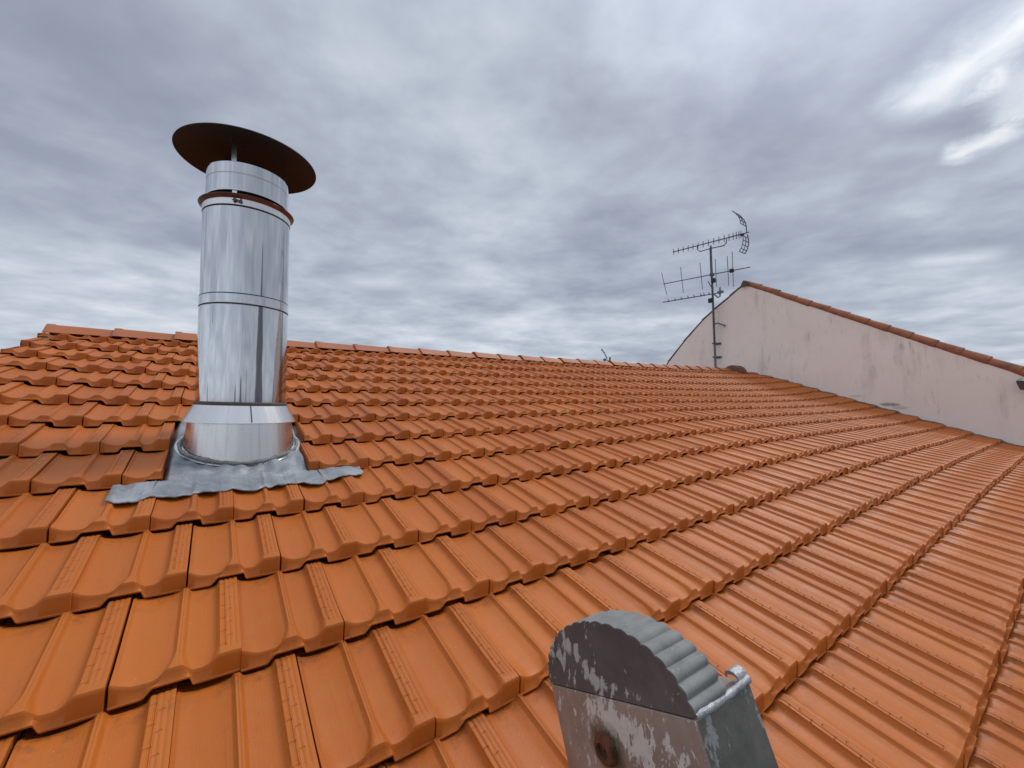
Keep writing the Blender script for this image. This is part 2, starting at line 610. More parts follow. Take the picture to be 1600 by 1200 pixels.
def mat_render_wall():
    m, t, b = material('stained_render')
    oc = t.new('ShaderNodeTexCoord').outputs['Object']
    sp = t.new('ShaderNodeSeparateXYZ')
    t.l.new(oc, sp.inputs[0])
    al = t.new('ShaderNodeVectorMath', operation='DOT_PRODUCT')
    t.l.new(oc, al.inputs[0])
    al.inputs[1].default_value = tuple(WD)
    cb = t.new('ShaderNodeCombineXYZ')
    t.l.new(al.outputs['Value'], cb.inputs[0])
    t.l.new(sp.outputs[2], cb.inputs[1])
    p = cb.outputs[0]
    base = t.mix(t.smooth(t.noise(p, .7, 4, .55), .35, .7), WALL_A, WALL_B)
    base = t.mix(t.math('MULTIPLY', t.smooth(t.noise(p, 3.2, 5, .6), .45, .7), .22), base, (.80, .70, .58, 1))
    runs = t.noise(t.mapping(p, scale=(3.4, .55, 1)), 1.0, 6, .65, .3)
    where = t.smooth(t.noise(p, 1.1, 4, .6, w=2.6), .42, .66)
    base = t.mix(t.math('MULTIPLY', t.math('MULTIPLY', t.smooth(runs, .50, .72), where), .46), base, (.23, .20, .185, 1))
    fine = t.noise(t.mapping(p, scale=(13, 2.6, 1)), 1.0, 5, .7, .5)
    base = t.mix(t.math('MULTIPLY', t.math('MULTIPLY', t.smooth(fine, .55, .68), where), .40), base, (.22, .19, .175, 1))
    # soot-black mould patches just above the tiles
    for (q, rx, ry, amt) in WALL_STAINS:
        dx = t.math('DIVIDE', t.math('SUBTRACT', al.outputs['Value'], float(q[0])), rx)
        dz = t.math('DIVIDE', t.math('SUBTRACT', sp.outputs[2], float(q[1])), ry)
        r2 = t.math('ADD', t.math('MULTIPLY', dx, dx), t.math('MULTIPLY', dz, dz))
        r2 = t.math('ADD', r2, t.math('MULTIPLY', t.math('SUBTRACT', t.noise(p, 7, 6, .75), .5), 2.4))
        fac = t.math('SUBTRACT', 1.0, t.smooth(r2, .1, 1.0))
        base = t.mix(t.math('MULTIPLY', fac, amt), base, (.075, .068, .058, 1))
    t.l.new(base, b.inputs['Base Color'])
    b.inputs['Roughness'].default_value = .92
    b.inputs['Specular IOR Level'].default_value = .2
    n1 = bump(t, t.noise(p, 2.0, 4, .5), .35, .03, None)
    bump(t, t.noise(oc, 70, 5, .7), .35, .006, b, n1)
    return m


def mat_old_metal(name, a, bcol, pale, thr=.56, rough=.55, metal=.5, screw=None, scale=120, worn=()):
    """weathered aluminium / rubber with flaked pale oxide patches; screw = (position, radius) of a rust halo"""
    m, t, b = material(name)
    oc = t.new('ShaderNodeTexCoord').outputs['Object']
    n1 = t.noise(oc, scale * .45, 5, .6)
    c = t.mix(t.smooth(n1, .35, .68), (*a, 1), (*bcol, 1))
    big = t.noise(oc, 17, 3, .5, w=LADDER_W)
    st = t.mapping(oc, scale=(1, 1, .45), rot=(.5, .3, 0))
    fl = t.noise(st, scale * 2.2, 8, .72, .3)
    k = t.math('ADD', t.math('ADD', t.math('MULTIPLY', fl, 1.7), -.35), t.math('MULTIPLY', t.math('SUBTRACT', big, .5), .9))
    for (p0, p1, wid, amt) in worn:          # places rubbed down to pale metal
        p0, p1 = np.asarray(p0), np.asarray(p1)
        L = float(np.linalg.norm(p1 - p0))
        dv = (p1 - p0) / L
        sb = t.new('ShaderNodeVectorMath', operation='SUBTRACT')
        t.l.new(oc, sb.inputs[0])
        sb.inputs[1].default_value = tuple(p0)
        dt = t.new('ShaderNodeVectorMath', operation='DOT_PRODUCT')
        t.l.new(sb.outputs[0], dt.inputs[0])
        dt.inputs[1].default_value = tuple(dv)
        tt = t.math('MINIMUM', t.math('MAXIMUM', dt.outputs['Value'], 0.0), L)
        sc_ = t.new('ShaderNodeVectorMath', operation='SCALE')
        sc_.inputs[0].default_value = tuple(dv)
        t.l.new(tt, sc_.inputs['Scale'])
        dd = t.new('ShaderNodeVectorMath', operation='DISTANCE')
        t.l.new(sb.outputs[0], dd.inputs[0])
        t.l.new(sc_.outputs[0], dd.inputs[1])
        k = t.math('ADD', k, t.math('MULTIPLY', t.math('SUBTRACT', 1.0, t.smooth(dd.outputs['Value'], 0.0, wid)), amt))
    f = t.smooth(k, thr, thr + .035)
    c = t.mix(t.math('MULTIPLY', f, .85), c, (*pale, 1))
    g = t.noise(oc, 420, 4, .6)
    c = t.mix(t.math('MULTIPLY', t.smooth(g, .5, .75), .25), c, tuple(k2 * .5 for k2 in a) + (1,))
    if screw is not None:
        dv = t.new('ShaderNodeVectorMath', operation='DISTANCE')
        t.l.new(oc, dv.inputs[0])
        dv.inputs[1].default_value = tuple(screw[0])
        rr = t.math('ADD', dv.outputs['Value'], t.math('MULTIPLY', t.math('SUBTRACT', t.noise(oc, 130, 4, .6), .5), screw[1] * .7))
        hal = t.math('SUBTRACT', 1.0, t.smooth(rr, screw[1] * .45, screw[1] * 1.0))
        c = t.mix(t.math('MULTIPLY', hal, .85), c, (.055, .042, .012, 1))
    t.l.new(c, b.inputs['Base Color'])
    b.inputs['Metallic'].default_value = metal
    t.l.new(t.math('ADD', rough, t.math('MULTIPLY', f, .15)), b.inputs['Roughness'])
    hh = t.math('ADD', t.math('MULTIPLY', f, .6), t.math('MULTIPLY', g, .5))
    bump(t, hh, .5, .0006, b)
    return m


def mat_ground():
    m, t, b = material('street_ground')
    oc = t.new('ShaderNodeTexCoord').outputs['Object']
    n = t.noise(oc, .05, 6, .6)
    c = t.ramp(n, [(.35, (.07, .075, .05)), (.5, (.16, .15, .13)), (.65, (.10, .11, .06))])
    t.l.new(c, b.inputs['Base Color'])
    b.inputs['Roughness'].default_value = .9
    return m


WALL_A, WALL_B = (.85, .772, .690, 1), (.89, .822, .735, 1)
LADDER_W = 1.3


def wall_uv(px, py):
    q = on_wall(px, py)
    return (float((q - np.array([0, 0, 0])) @ WD), float(q[2]))


# ------------------------------------------------------------------ the setting
gm = MB()
gm.grid(np.array([[[x, y, 0] for y in np.linspace(-6000, 6000, 9)] for x in np.linspace(-6000, 6000, 9)]))
ground = build('ground', gm, mat_ground(), smooth=0)
tag(ground, kind='structure')

# ------------------------------------------------------------------ tiled house
house_base = EYE + XW * 5 + SW * 2.5 - NW
house_base = np.array([house_base[0], house_base[1], 0.0])
house = thing('tiled_house', 'low house seen from above its roof of orange interlocking clay tiles', 'house', house_base)

M_TILE = mat_tile()
M_RIDGE = mat_ridge()
M_DARK = mat_plain('roofing_underlay', (.020, .015, .012), .95)
M_WALL2 = mat_plain('house_render', (.55, .49, .42), .9, noise=.4, scale=3, bmp=.2)

SS = lambda x, a, b: (lambda t: t * t * (3 - 2 * t))(np.clip((x - a) / (b - a), 0, 1))


def smax(a, b, k=.0035):
    h = np.clip(.5 + .5 * (a - b) / k, 0, 1)
    return b + (a - b) * h + k * h * (1 - h)


def tile_top(u, v):
    """height of the tile face over the course line, metres; u across, v up the slope (0 = lower edge)"""
    fr = 1 - SS(v, 0.0, .25)                       # 1 at the lower edge
    base = .0345 * (1 - v)
    # two scooped pans, a rim on the left, a middle roll that spreads into a delta at the lower edge, a flat band
    pan1 = np.minimum(.0090 * (1 + .9 * fr) * ((u - .235) / .20) ** 2, .0105 + .006 * fr)
    pan2 = np.minimum(.0055 * (1 + 1.2 * fr) * ((u - .645) / .125) ** 2, .0065 + .007 * fr)
    p = np.where(u < .475, pan1, pan2)
    hwl = .026 + .105 * fr ** 1.6
    hwr = .042 + .055 * fr ** 1.6
    roll = (.0180 + .0055 * fr) * SS(u, .475 - hwl - .034 - .01 * fr, .470 - .40 * hwl) * (1 - SS(u, .480 + .25 * hwr, .475 + hwr + .038 + .01 * fr))
    p = smax(p, roll, .0030)
    p = p - .0014 * np.clip(1 - np.abs(u - .476) / .012, 0, 1) * (1 - fr ** .7)
    b0 = .770 - .075 * fr ** 1.6
    band = (.0225 + .003 * fr) * SS(u, b0, .822)
    p = smax(p, band, .0025)
    inner = SS(v, .07, .13)
    for g_, w_ in ((.858, .010), (.905, .010), (.952, .009)):
        p = p - (.0017 if g_ > .86 else .0024) * np.clip(1.25 - np.abs(u - g_) / w_, 0, 1) * inner
    rim = .0035 * (1 - SS(u, .018, .040))
    return base + p + rim - .020 * SS(v, .955, 1.05)


def tile_bottom(u):
    return .0040 + .0230 * SS(u, .225, .315) * (1 - SS(u, .575, .615))


U_NEAR = np.unique(np.concatenate([np.linspace(0, .05, 6), np.linspace(.05, .30, 14), np.linspace(.30, .66, 28), np.linspace(.66, .83, 14), [.835, .8455, .8555, .8605, .8705, .882, .8925, .9025, .9075, .9175, .93, .941, .9495, .9545, .9635, .976, .988, 1.0], [.4645, .474, .478, .488]]))
V_NEAR = np.concatenate([[.056], np.linspace(.072, .30, 15), np.linspace(.36, .94, 8), [.98, 1.02, 1.12]])
U_MID = np.array([0, .02, .04, .09, .15, .225, .30, .36, .41, .445, .475, .51, .55, .62, .70, .76, .79, .82, .846, .858, .870, .882, .893, .905, .917, .929, .941, .952, .963, .98, 1.0])
V_MID = np.array([.057, .08, .11, .16, .24, .4, .7, .95, 1.03, 1.12])
TWID = .984


def tile_grid(U, V):
    """(u, v, h) grid of one tile: underside lip, front face with its drip line, top; side columns folded down"""
    ub = U
    bot = tile_bottom(ub)
    rows = []
    t0 = tile_top(ub, np.zeros_like(ub))
    t1 = tile_top(ub, np.full_like(ub, .13))
    rows.append((np.full_like(ub, .13), np.minimum(bot + .003, t1 - .008)))
    rows.append((np.full_like(ub, .012), bot))
    rows.append((np.full_like(ub, -.005), bot + .0012))
    rows.append((np.full_like(ub, -.005), bot + .0054))
    rows.append((np.full_like(ub, .0035), bot + .0070))
    rows.append((np.full_like(ub, .030), t0 - .0100))
    rows.append((np.full_like(ub, .037), t0 - .0055))
    rows.append((np.full_like(ub, .045), t0 - .0028))
    for v in V:
        rows.append((np.full_like(ub, v), tile_top(ub, np.full_like(ub, v)) - (.0011 if v < .06 else .0003 if v < .08 else 0)))
    A = np.zeros((len(ub), len(rows), 3))
    for k, (v, h) in enumerate(rows):
        A[:, k, 0] = ub
        A[:, k, 1] = v
        A[:, k, 2] = h
    lft = A[0].copy()
    lft[:, 2] = -.012 - .02 * np.clip(lft[:, 1], 0, 1)
    rgt = A[-1].copy()
    rgt[:, 2] = -.012 - .02 * np.clip(rgt[:, 1], 0, 1)
    return np.concatenate([lft[None], A, rgt[None]], 0)


GRIDS = [tile_grid(U_NEAR, V_NEAR), tile_grid(U_MID, V_MID)]
J0, J1 = 1, 16
XL = TX0 - 3.2 * TW
# gaps in the courses round the flue, in tile units
HOLES = {8: (1.0, 3.42), 9: (1.0, 3.28)}
av, af, auv, atint = [], [], [], []
voff = 0
for j in range(J0, J1 + 1):
    off = 0.0 if j % 2 == 0 else .5
    S0 = TS0 - j * TG
    i = -4.5 if off else -4.0
    xr = wall_x(j) - .012
    while TX0 + i * TW < xr:
        pieces = [(i, i + 1)]
        if j in HOLES:
            a, b_ = HOLES[j]
            pieces = []
            if i < a - .02:
                pieces.append((i, min(i + 1, a)))
            if i + 1 > b_ + .02:
                pieces.append((max(i, b_), i + 1))
        for (p0, p1) in pieces:
            lo = TX0 + p0 * TW
            hi = TX0 + p1 * TW
            if hi < XL + .01:
                continue
            cx = TX0 + (i + .5) * TW
            P0 = roof_pt(cx, S0, .03) - EYE
            dist = np.linalg.norm(P0)
            G = GRIDS[0] if dist < 3.1 else GRIDS[1]
            tt = random.random() * .72
            if j == 7 and abs(i - 12.5) < .1:
                tt = 1.0
            jx, js, jh = random.gauss(0, .0013), random.gauss(0, .0036), random.gauss(0, .0011)
            jr, jt = random.gauss(0, .0095), random.gauss(0, .012)
            u, v, h = G[..., 0], G[..., 1], G[..., 2]
            X = TX0 + i * TW + (u * TWID + (1 - TWID) / 2) * TW + jx
            lo2 = max(lo if p0 > i + .01 else -1e9, XL)
            hi2 = min(hi if p1 < i + .99 else 1e9, xr)
            X = np.clip(X, lo2, hi2)
            S = S0 + v * TG + js + jr * (u - .5) * TW
            v_c = np.clip(v, 0, 1.15)
            # under the next course the head of the tile dips a little to clear it
            hh = h + jh + jt * (u - .5) * TW * (1 - v_c) * (v >= -.01)
            if j == 1:
                S = np.minimum(S, SRIDGE - .02)
            P = roof_pt(X, S, hh)
            nu, nv = G.shape[:2]
            av.append(P.reshape(-1, 3))
            a_ = np.arange(nu * nv).reshape(nu, nv)
            q = np.stack([a_[:-1, :-1], a_[1:, :-1], a_[1:, 1:], a_[:-1, 1:]], -1).reshape(-1, 4)
            af.append(q + voff)
            auv.append(np.stack([u, v], -1).reshape(-1, 2))
            atint.append(np.full(nu * nv, tt))
            voff += nu * nv
        i += 1
V = np.concatenate(av)
F = np.concatenate(af)
UVv = np.concatenate(auv)
TI = np.concatenate(atint)
# drop faces squashed flat by a cut
e1 = V[F[:, 2]] - V[F[:, 0]]
e2 = V[F[:, 3]] - V[F[:, 1]]
F = F[np.linalg.norm(np.cross(e1, e2), axis=1) > 1e-10]
me = bpy.data.meshes.new('roof')
me.vertices.add(len(V))
me.vertices.foreach_set('co', (V - house_base).ravel())
me.loops.add(F.size)
me.loops.foreach_set('vertex_index', F.ravel().astype(np.int32))
me.polygons.add(len(F))
me.polygons.foreach_set('loop_start', np.arange(0, F.size, 4, dtype=np.int32))
me.polygons.foreach_set('loop_total', np.full(len(F), 4, np.int32))
me.update(calc_edges=True)
uvl = me.uv_layers.new(name='UVMap')
uvl.data.foreach_set('uv', UVv[F.ravel()].ravel())
att = me.attributes.new('tint', 'FLOAT', 'POINT')
att.data.foreach_set('value', TI.astype(np.float32))
roof = finish_mesh('roof', me, M_TILE, house, smooth=42)

# boarding under the tiles, back slope, walls
SE = TS0 - J1 * TG                                # lower edge of the lowest course
ub = MB()
xs = np.linspace(XL + .01, wall_x(1) - .02, 40)
ss = np.linspace(SE + .05, SRIDGE - .05, 14)
ub.grid(roof_pt(xs[:, None], ss[None, :], -.055))
underlay = build('underlay', ub, M_DARK, house, smooth=0)
M_MORT = mat_plain('verge_mortar', (.20, .13, .09), .9, noise=.6, scale=25, bmp=.4)
vm = MB()
sv = np.linspace(SE + .02, SRIDGE - .04, 60)
vP = np.zeros((60, 4, 3))
for a, q in enumerate(sv):
    v_ = ((TS0 - q) / TG) % 1.0
    top = .004 + .020 * (1 - ((1 - v_) % 1.0))
    for b_, (dx, hh_) in enumerate(((.012, -.12), (.012, top), (.07, top), (.07, -.12))):
        vP[a, b_] = roof_pt(XL + dx, q, hh_)
vm.grid(vP, closed_v=True)
build('verge_mortar', vm, M_MORT, house, smooth=0)
fm = MB()
pts_ = []
for j_ in np.linspace(.4, J1 - .3, 90):
    fr_ = j_ % 1.0
    pts_.append(roof_pt(wall_x(j_) + .004, TS0 - j_ * TG, .014 + .030 * fr_))
fm.tube(pts_, [.024 + .005 * math.sin(k * 1.3) + .003 * math.sin(k * 3.1) for k in range(90)], 8)
build('wall_fillet', fm, mat_plain('grey_mortar', (.22, .19, .165), .9, noise=.6, scale=12, bmp=.4), house)
ridge_mid = lambda X: roof_pt(X, SRIDGE, 0.0)
bk = MB()
P = np.zeros((len(xs), 10, 3))
for a, x in enumerate(xs):
    for b_, q in enumerate(np.linspace(0, 4.2, 10)):
        P[a, b_] = ridge_mid(x) + SHOR * (q + .02) - UP * (q * .32 + .01)
bk.grid(P)
back = build('back_slope', bk, M_RIDGE, house, smooth=0)
wl = MB()
eL, eR = roof_pt(XL + .25, SE + .30, -.08), roof_pt(wall_x(16) - .05, SE + .30, -.08)
bL, bR = ridge_mid(XL + .25) + SHOR * 3.9 - UP * 1.4, ridge_mid(wall_x(1) - .05) + SHOR * 3.9 - UP * 1.4
rL, rR = ridge_mid(XL + .25) - UP * .1, ridge_mid(wall_x(1) - .05) - UP * .1
g0 = lambda p: np.array([p[0], p[1], 0.0])
wl.add([g0(eL), g0(eR), eR, eL], [(0, 1, 2, 3)])
wl.add([g0(bL), g0(bR), bR, bL], [(0, 1, 2, 3)])
wl.add([g0(eL), eL, rL, bL, g0(bL)], [(0, 1, 2, 3, 4)])
wl.add([g0(eR), eR, rR, bR, g0(bR)], [(0, 1, 2, 3, 4)])
build('wall', wl, M_WALL2, house, smooth=0)

# ridge tiles
def ridge_tile(Xa, Xb, ra, rb, drop=.0, mat=None, name='ridge_tile', n=18):
    m = MB()
    secs = [(Xa, ra), (Xa + .045, ra * .995), (Xa + .055, ra * .94), (Xb, rb)]
    P = np.zeros((len(secs) * 1, 2 * n, 3))
    for k, (X, r) in enumerate(secs):
        i = (X - TX0) / TW
        i_ = np.clip(i, -4, 46)
        c = EYE + XW * X + SW * SRIDGE + NW * (ridge_h(i_) - 1.0) - UP * (ra + drop)
        for q in range(n):
            th = math.pi * (-.04 + 1.08 * q / (n - 1))
            sq = 1.0
            ax_ = math.cos(th)
            e = np.array([ax_ * 1.12, 1.0 - .10 * min(abs(ax_) / .30, 1) ** 2 - .95 * max(abs(ax_) - .30, 0)])
            P[k, q] = c - SHOR * r * e[0] * 1.12 + UP * r * e[1]
            P[k, 2 * n - 1 - q] = c - SHOR * (r - .014) * e[0] * 1.12 + UP * (r - .014) * e[1]
    m.grid(P, closed_v=True)
    for k in (0, len(secs) - 1):
        o = k * 2 * n
        for q in range(n - 1):
            m.f.append((o + q, o + q + 1, o + 2 * n - 2 - q, o + 2 * n - 1 - q))
    return build(name, m, mat or M_RIDGE, roof, smooth=38)


RP = .4085
X = -1.145
while X < 9.9:
    ridge_tile(X, min(X + RP + .03, 10.02), .114 + random.gauss(0, .002), .093, random.gauss(.004, .002))
    X += RP + random.gauss(0, .004)
M_OLDCAP = mat_plain('dark_fired_clay', (.16, .055, .035), .7, noise=.5, scale=12, bmp=.3)
m = MB()
c = EYE + XW * 10.28 + SW * SRIDGE + NW * (ridge_h(44.5) - 1.0)
n = 20
P = np.zeros((5, n, 3))
for k, (dx, r) in enumerate(((-.16, .05), (-.155, .15), (-.13, .185), (.0, .195), (.24, .20))):
    for q in range(n):
        th = math.pi * q / (n - 1)
        P[k, q] = c + XW * dx - SHOR * r * math.cos(th) + UP * (r * math.sin(th) - .13)
m.grid(P)
build('ridge_end_cap', m, M_OLDCAP, roof, smooth=50)

# ------------------------------------------------------------------ stainless flue
AZ = R(-33.15)
FD = 2.553
FC = EYE + np.array([math.sin(AZ) * FD, math.cos(AZ) * FD, 0])
flue_x, flue_s = (FC - EYE) @ XW, None
# where the axis meets the roof
tz = (-1 - (FC - EYE) @ NW) / NW[2]
FB = FC + UP * tz
flue = thing('flue_pipe', 'shiny stainless steel flue with a round rain cap standing on the roof tiles', 'chimney', FB)
M_STEEL = mat_steel('bright_stainless', base=(.58, .585, .595), rough=.07, streak=.16)
M_STEEL_LOW = mat_steel('reflection_streaked_stainless', base=(.58, .585, .595), rough=.07, streak=.16, refl_streaks=[(.33, -.01, .80, .100, .85), (.98, -.01, .50, .095, .65), (-.05, -.01, .13, .028, .75), (-.16, -.01, .09, .02, .6),
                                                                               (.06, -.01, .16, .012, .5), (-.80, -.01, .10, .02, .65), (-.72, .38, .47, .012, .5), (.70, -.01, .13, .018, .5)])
M_STEEL_UP = mat_steel('streaked_stainless', base=(.58, .585, .595), rough=.07, streak=.16, refl_streaks=[(.34, .52, .80, .024, .75), (.98, .52, .93, .05, .35)])
M_STEEL2 = mat_steel('dull_stainless', base=(.70, .685, .67), rough=.26, streak=.22)
M_SOOT_SHADE = mat_plain('soot_shade_steel', (.0065, .0032, .0027), .65, metal=.0, noise=.6, scale=9, dark=(.0025, .002, .002), bmp=.1)  # soot, with the underside's shade and brown roof reflection put into the colour
M_BLACK = mat_plain('soot_black', (.006, .006, .006), .95)
M_RIM = mat_plain('heat_browned_steel', (.17, .095, .075), .4, metal=.7, noise=.6, scale=14)
M_SEAL = mat_plain('aged_sealant', (.25, .245, .235), .75, noise=.7, scale=40, bmp=.5)


def lathe_part(name, prof, mat, parent, n=128, axis=None, c=None, smooth=30):
    mb = MB()
    mb.lathe(FC if c is None else c, prof, n, axis)
    return build(name, mb, mat, parent, loc=(FC if c is None else c), smooth=smooth)


rp = .1945
lean = np.array([-.004, .002, 1.0]); lean /= np.linalg.norm(lean)
# base cone down to the plate, cut to the roof slope
mb = MB()
P = np.zeros((9, 128, 3))
for q in range(128):
    th = 2 * math.pi * q / 128
    dr = np.array([math.cos(th), math.sin(th), 0])
    def at_plane(r, h):
        p = FC + dr * r
        t = (h - 1 - (p - EYE) @ NW) / NW[2]
        return p + UP * t
    low = at_plane(.239, .036)
    P[0, q] = at_plane(.268, .029)
    P[1, q] = at_plane(.248, .031)
    P[2, q] = low
    top = FC + dr * .221 + UP * (-.06)
    for k in range(1, 6):
        P[2 + k, q] = low + (top - low) * k / 5
    P[8, q] = FC + dr * .19 + UP * (-.05)
mb.grid(P, closed_v=True)
base_cone = build('base_cone', mb, M_STEEL2, flue, loc=FC, smooth=30)
mb = MB()
ring = []
for q in range(96):
    th = 2 * math.pi * q / 96
    p = FC + np.array([math.cos(th), math.sin(th), 0]) * (.250 + .004 * math.sin(5 * th))
    t = (.037 - 1 - (p - EYE) @ NW) / NW[2]
    ring.append(p + UP * t)
ring.append(ring[0])
mb.tube(ring, [.0075 + .0015 * math.sin(q * .9) + .001 * math.sin(q * 2.3) for q in range(97)], 8, caps=False)
build('sealant_bead', mb, M_SEAL, base_cone)
# storm collar, slightly askew
ca = np.array([.030, -.004, 1.0]); ca /= np.linalg.norm(ca)
collar = lathe_part('storm_collar', [(.197, -.004), (.2005, -.006), (.2455, -.090), (.2475, -.0935), (.2445, -.0925), (.198, -.012)], M_STEEL2, flue, axis=ca)
mb = MB()
mb.lathe(FC, [(.1955, -.012), (.204, -.012), (.2035, .0), (.1955, .006)], 128, ca)
build('sealant_line', mb, mat_plain('dirty_mastic', (.10, .085, .07), .85, noise=.5, scale=40), collar, loc=FC)
mb = MB()
for k in range(1):
    th = math.atan2(-FC[1] + EYE[1], -FC[0] + EYE[0]) + .16
    dr = np.array([math.cos(th), math.sin(th), 0])
    mb.tube([FC + dr * .2005 - UP * .004, FC + dr * .2475 - UP * .0915], .0022, 6)
build('lap_seam', mb, M_RIM, collar, loc=FC)
# main pipe in two lengths with swaged joints
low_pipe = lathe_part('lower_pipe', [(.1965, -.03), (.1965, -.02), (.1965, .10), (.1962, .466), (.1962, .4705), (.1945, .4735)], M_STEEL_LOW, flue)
lathe_part('joint_band', [(.1915, .4765), (.1972, .4775), (.1978, .4795), (.1978, .482), (.1978, .5185), (.1978, .521), (.1972, .523), (.1915, .524)], M_STEEL, flue)
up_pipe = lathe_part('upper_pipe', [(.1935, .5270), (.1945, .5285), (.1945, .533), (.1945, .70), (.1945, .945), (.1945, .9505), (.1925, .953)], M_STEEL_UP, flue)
M_SEAM = mat_plain('dark_joint_line', (.040, .026, .022), .7, noise=.5, scale=30)
lathe_part('joint_seam', [(.188, .4730), (.1968, .4733), (.1968, .4768), (.188, .4770)], M_SEAM, low_pipe, smooth=0)
lathe_part('joint_seam', [(.188, .5235), (.1966, .5238), (.1966, .5272), (.188, .5275)], M_SEAM, up_pipe, smooth=0)
lathe_part('joint_seam', [(.188, .9530), (.1958, .9533), (.1958, .9580), (.188, .9583)], M_SEAM, up_pipe, smooth=0)
# locking band with clip and browned flared rim
band = lathe_part('locking_band', [(.190, .9575), (.1962, .9587), (.1968, .961), (.1968, .964), (.1968, .9855), (.1968, .9885), (.196, .991)], M_STEEL2, flue)
mb = MB()
thc = math.atan2(-FC[1], -FC[0]) - .22
dr = np.array([math.cos(thc), math.sin(thc), 0]); tg = np.array([-dr[1], dr[0], 0])
cc = FC + dr * .203 + UP * .975
mb.box(cc - tg * .014, dr, tg, UP, .010, .007, .020, .001)
mb.box(cc + tg * .014, dr, tg, UP, .010, .007, .020, .001)
mb.tube([cc - tg * .022 + dr * .003, cc + tg * .020 + dr * .003], .003, 8)
mb.tube([cc - tg * .012 + dr * .004 + UP * .008, cc + dr * .010, cc + tg * .012 + dr * .004 - UP * .006], .002, 6)
build('clip', mb, M_RIM, band, loc=FC)
rim = lathe_part('flared_rim', [(.1945, .987), (.200, .992), (.2125, 1.003), (.2135, 1.006), (.2115, 1.0075), (.198, 1.000), (.182, .999)], M_RIM, flue)
lathe_part('inner_liner', [(.15, .99), (.15, 1.2)], M_BLACK, flue, n=64)
# terminal ring held on pegs above a dark slot
terminal = lathe_part('terminal_ring', [(.176, 1.034), (.1835, 1.034), (.1845, 1.037), (.1845, 1.041), (.1842, 1.113), (.1842, 1.117), (.1828, 1.1185), (.1828, 1.1225), (.1842, 1.124), (.1842, 1.128),
                                        (.184, 1.172), (.184, 1.176), (.1815, 1.179), (.174, 1.178), (.173, 1.05)], M_STEEL, flue)
lathe_part('slot', [(.1725, 1.0), (.1725, 1.045)], M_BLACK, flue, n=64)
for k in range(4):
    th = math.atan2(-FC[1], -FC[0]) - .33 + k * math.pi / 2
    dr = np.array([math.cos(th), math.sin(th), 0]); tg = np.array([-dr[1], dr[0], 0])
    mb = MB()
    mb.box(FC + dr * .178 + UP * 1.018, dr, tg, UP, .005, .02, .05)
    build('peg', mb, M_STEEL2, terminal, loc=FC)
# rain cap: shallow cone, thin rim, on three straps
cap = lathe_part('rain_cap', [(.0005, 1.352), (.06, 1.346), (.20, 1.314), (.305, 1.281), (.3175, 1.2745), (.3195, 1.270), (.3175, 1.268), (.304, 1.274), (.20, 1.305), (.06, 1.336), (.0005, 1.342)],
                 M_SOOT_SHADE, flue, n=160, smooth=40)
for k in range(3):
    th = math.atan2(-FC[1], -FC[0]) - .40 + k * 2 * math.pi / 3
    dr = np.array([math.cos(th), math.sin(th), 0]); tg = np.array([-dr[1], dr[0], 0])
    mb = MB()
    mb.box(FC + dr * .166 + UP * 1.235, dr, tg, UP, .004, .024, .17, .001)
    build('strap', mb, M_STEEL2, cap, loc=FC)

# ------------------------------------------------------------------ lead flashing dressed round the flue
M_LEAD = mat_lead()
mb = MB()
nx, ns = 170, 70
P = np.zeros((nx, ns, 3))
i_lo, i_hi = .41, 4.28
for a in range(nx):
    fi = i_lo + (i_hi - i_lo) * a / (nx - 1)
    # lower edge wanders and follows the tiles it is pressed onto
    s_low = 1.838 + .007 * math.sin(fi * 5.1) + .006 * math.sin(fi * 12.3 + 1) + .004 * math.sin(fi * 29) + .032 * SS(np.array(fi), 3.3, 3.8) - .022 * (1 - SS(np.array(fi), .60, .95))
    s_low += .05 * float(SS(np.array(fi), 4.18, 4.28)) + .04 * float(1 - SS(np.array(fi), .41, .50))
    s_hi = 2.73
    if fi > 3.45:
        s_hi = 2.05
    if fi < .95:
        s_hi = 2.08
    for b_ in range(ns):
        q = b_ / (ns - 1)
        s = s_low + (s_hi - s_low) * q
        j10 = TS0 - 10 * TG
        v = (s - j10) / TG
        uu = np.array((fi - .004) % 1.0)
        ht = float(tile_top(uu, np.array(min(max(v, 0), 1.0))))
        # smooth, bridging copy of the tile face
        acc = 0
        for du in (-.20, -.13, -.06, 0, .06, .13, .20):
            acc += float(tile_top(np.array((fi + du) % 1.0), np.array(min(max(v, 0), 1.0))))
        hs = max(acc / 7 + .006, ht - .001) + .0085
        flat = .0265 + .004 * math.sin(fi * 9 + s * 31) + .003 * math.sin(fi * 23 - s * 17)
        k = float(SS(np.array(s), 1.97, 2.06))
        h = hs * (1 - k) + flat * k
        h += .0025 * math.sin(fi * 17 + s * 23) * (1 - k)
        # tucked under the tiles beside it
        if s > 2.0:
            side = max(float(1 - SS(np.array(fi), .98, 1.10)), float(SS(np.array(fi), 3.25, 3.38)))
            h -= side * .045
        P[a, b_] = roof_pt(TX0 + fi * TW, s, h)
mb.grid(P)
lead = build('lead_flashing', mb, M_LEAD, None, loc=roof_pt(TX0 + 2.2 * TW, 2.1, 0), smooth=60)
sol = lead.modifiers.new('thickness', 'SOLIDIFY')
sol.thickness = .005
sol.offset = -1
tag(lead, 'crumpled blue grey lead sheet dressed over the tiles round the flue foot', 'flashing')

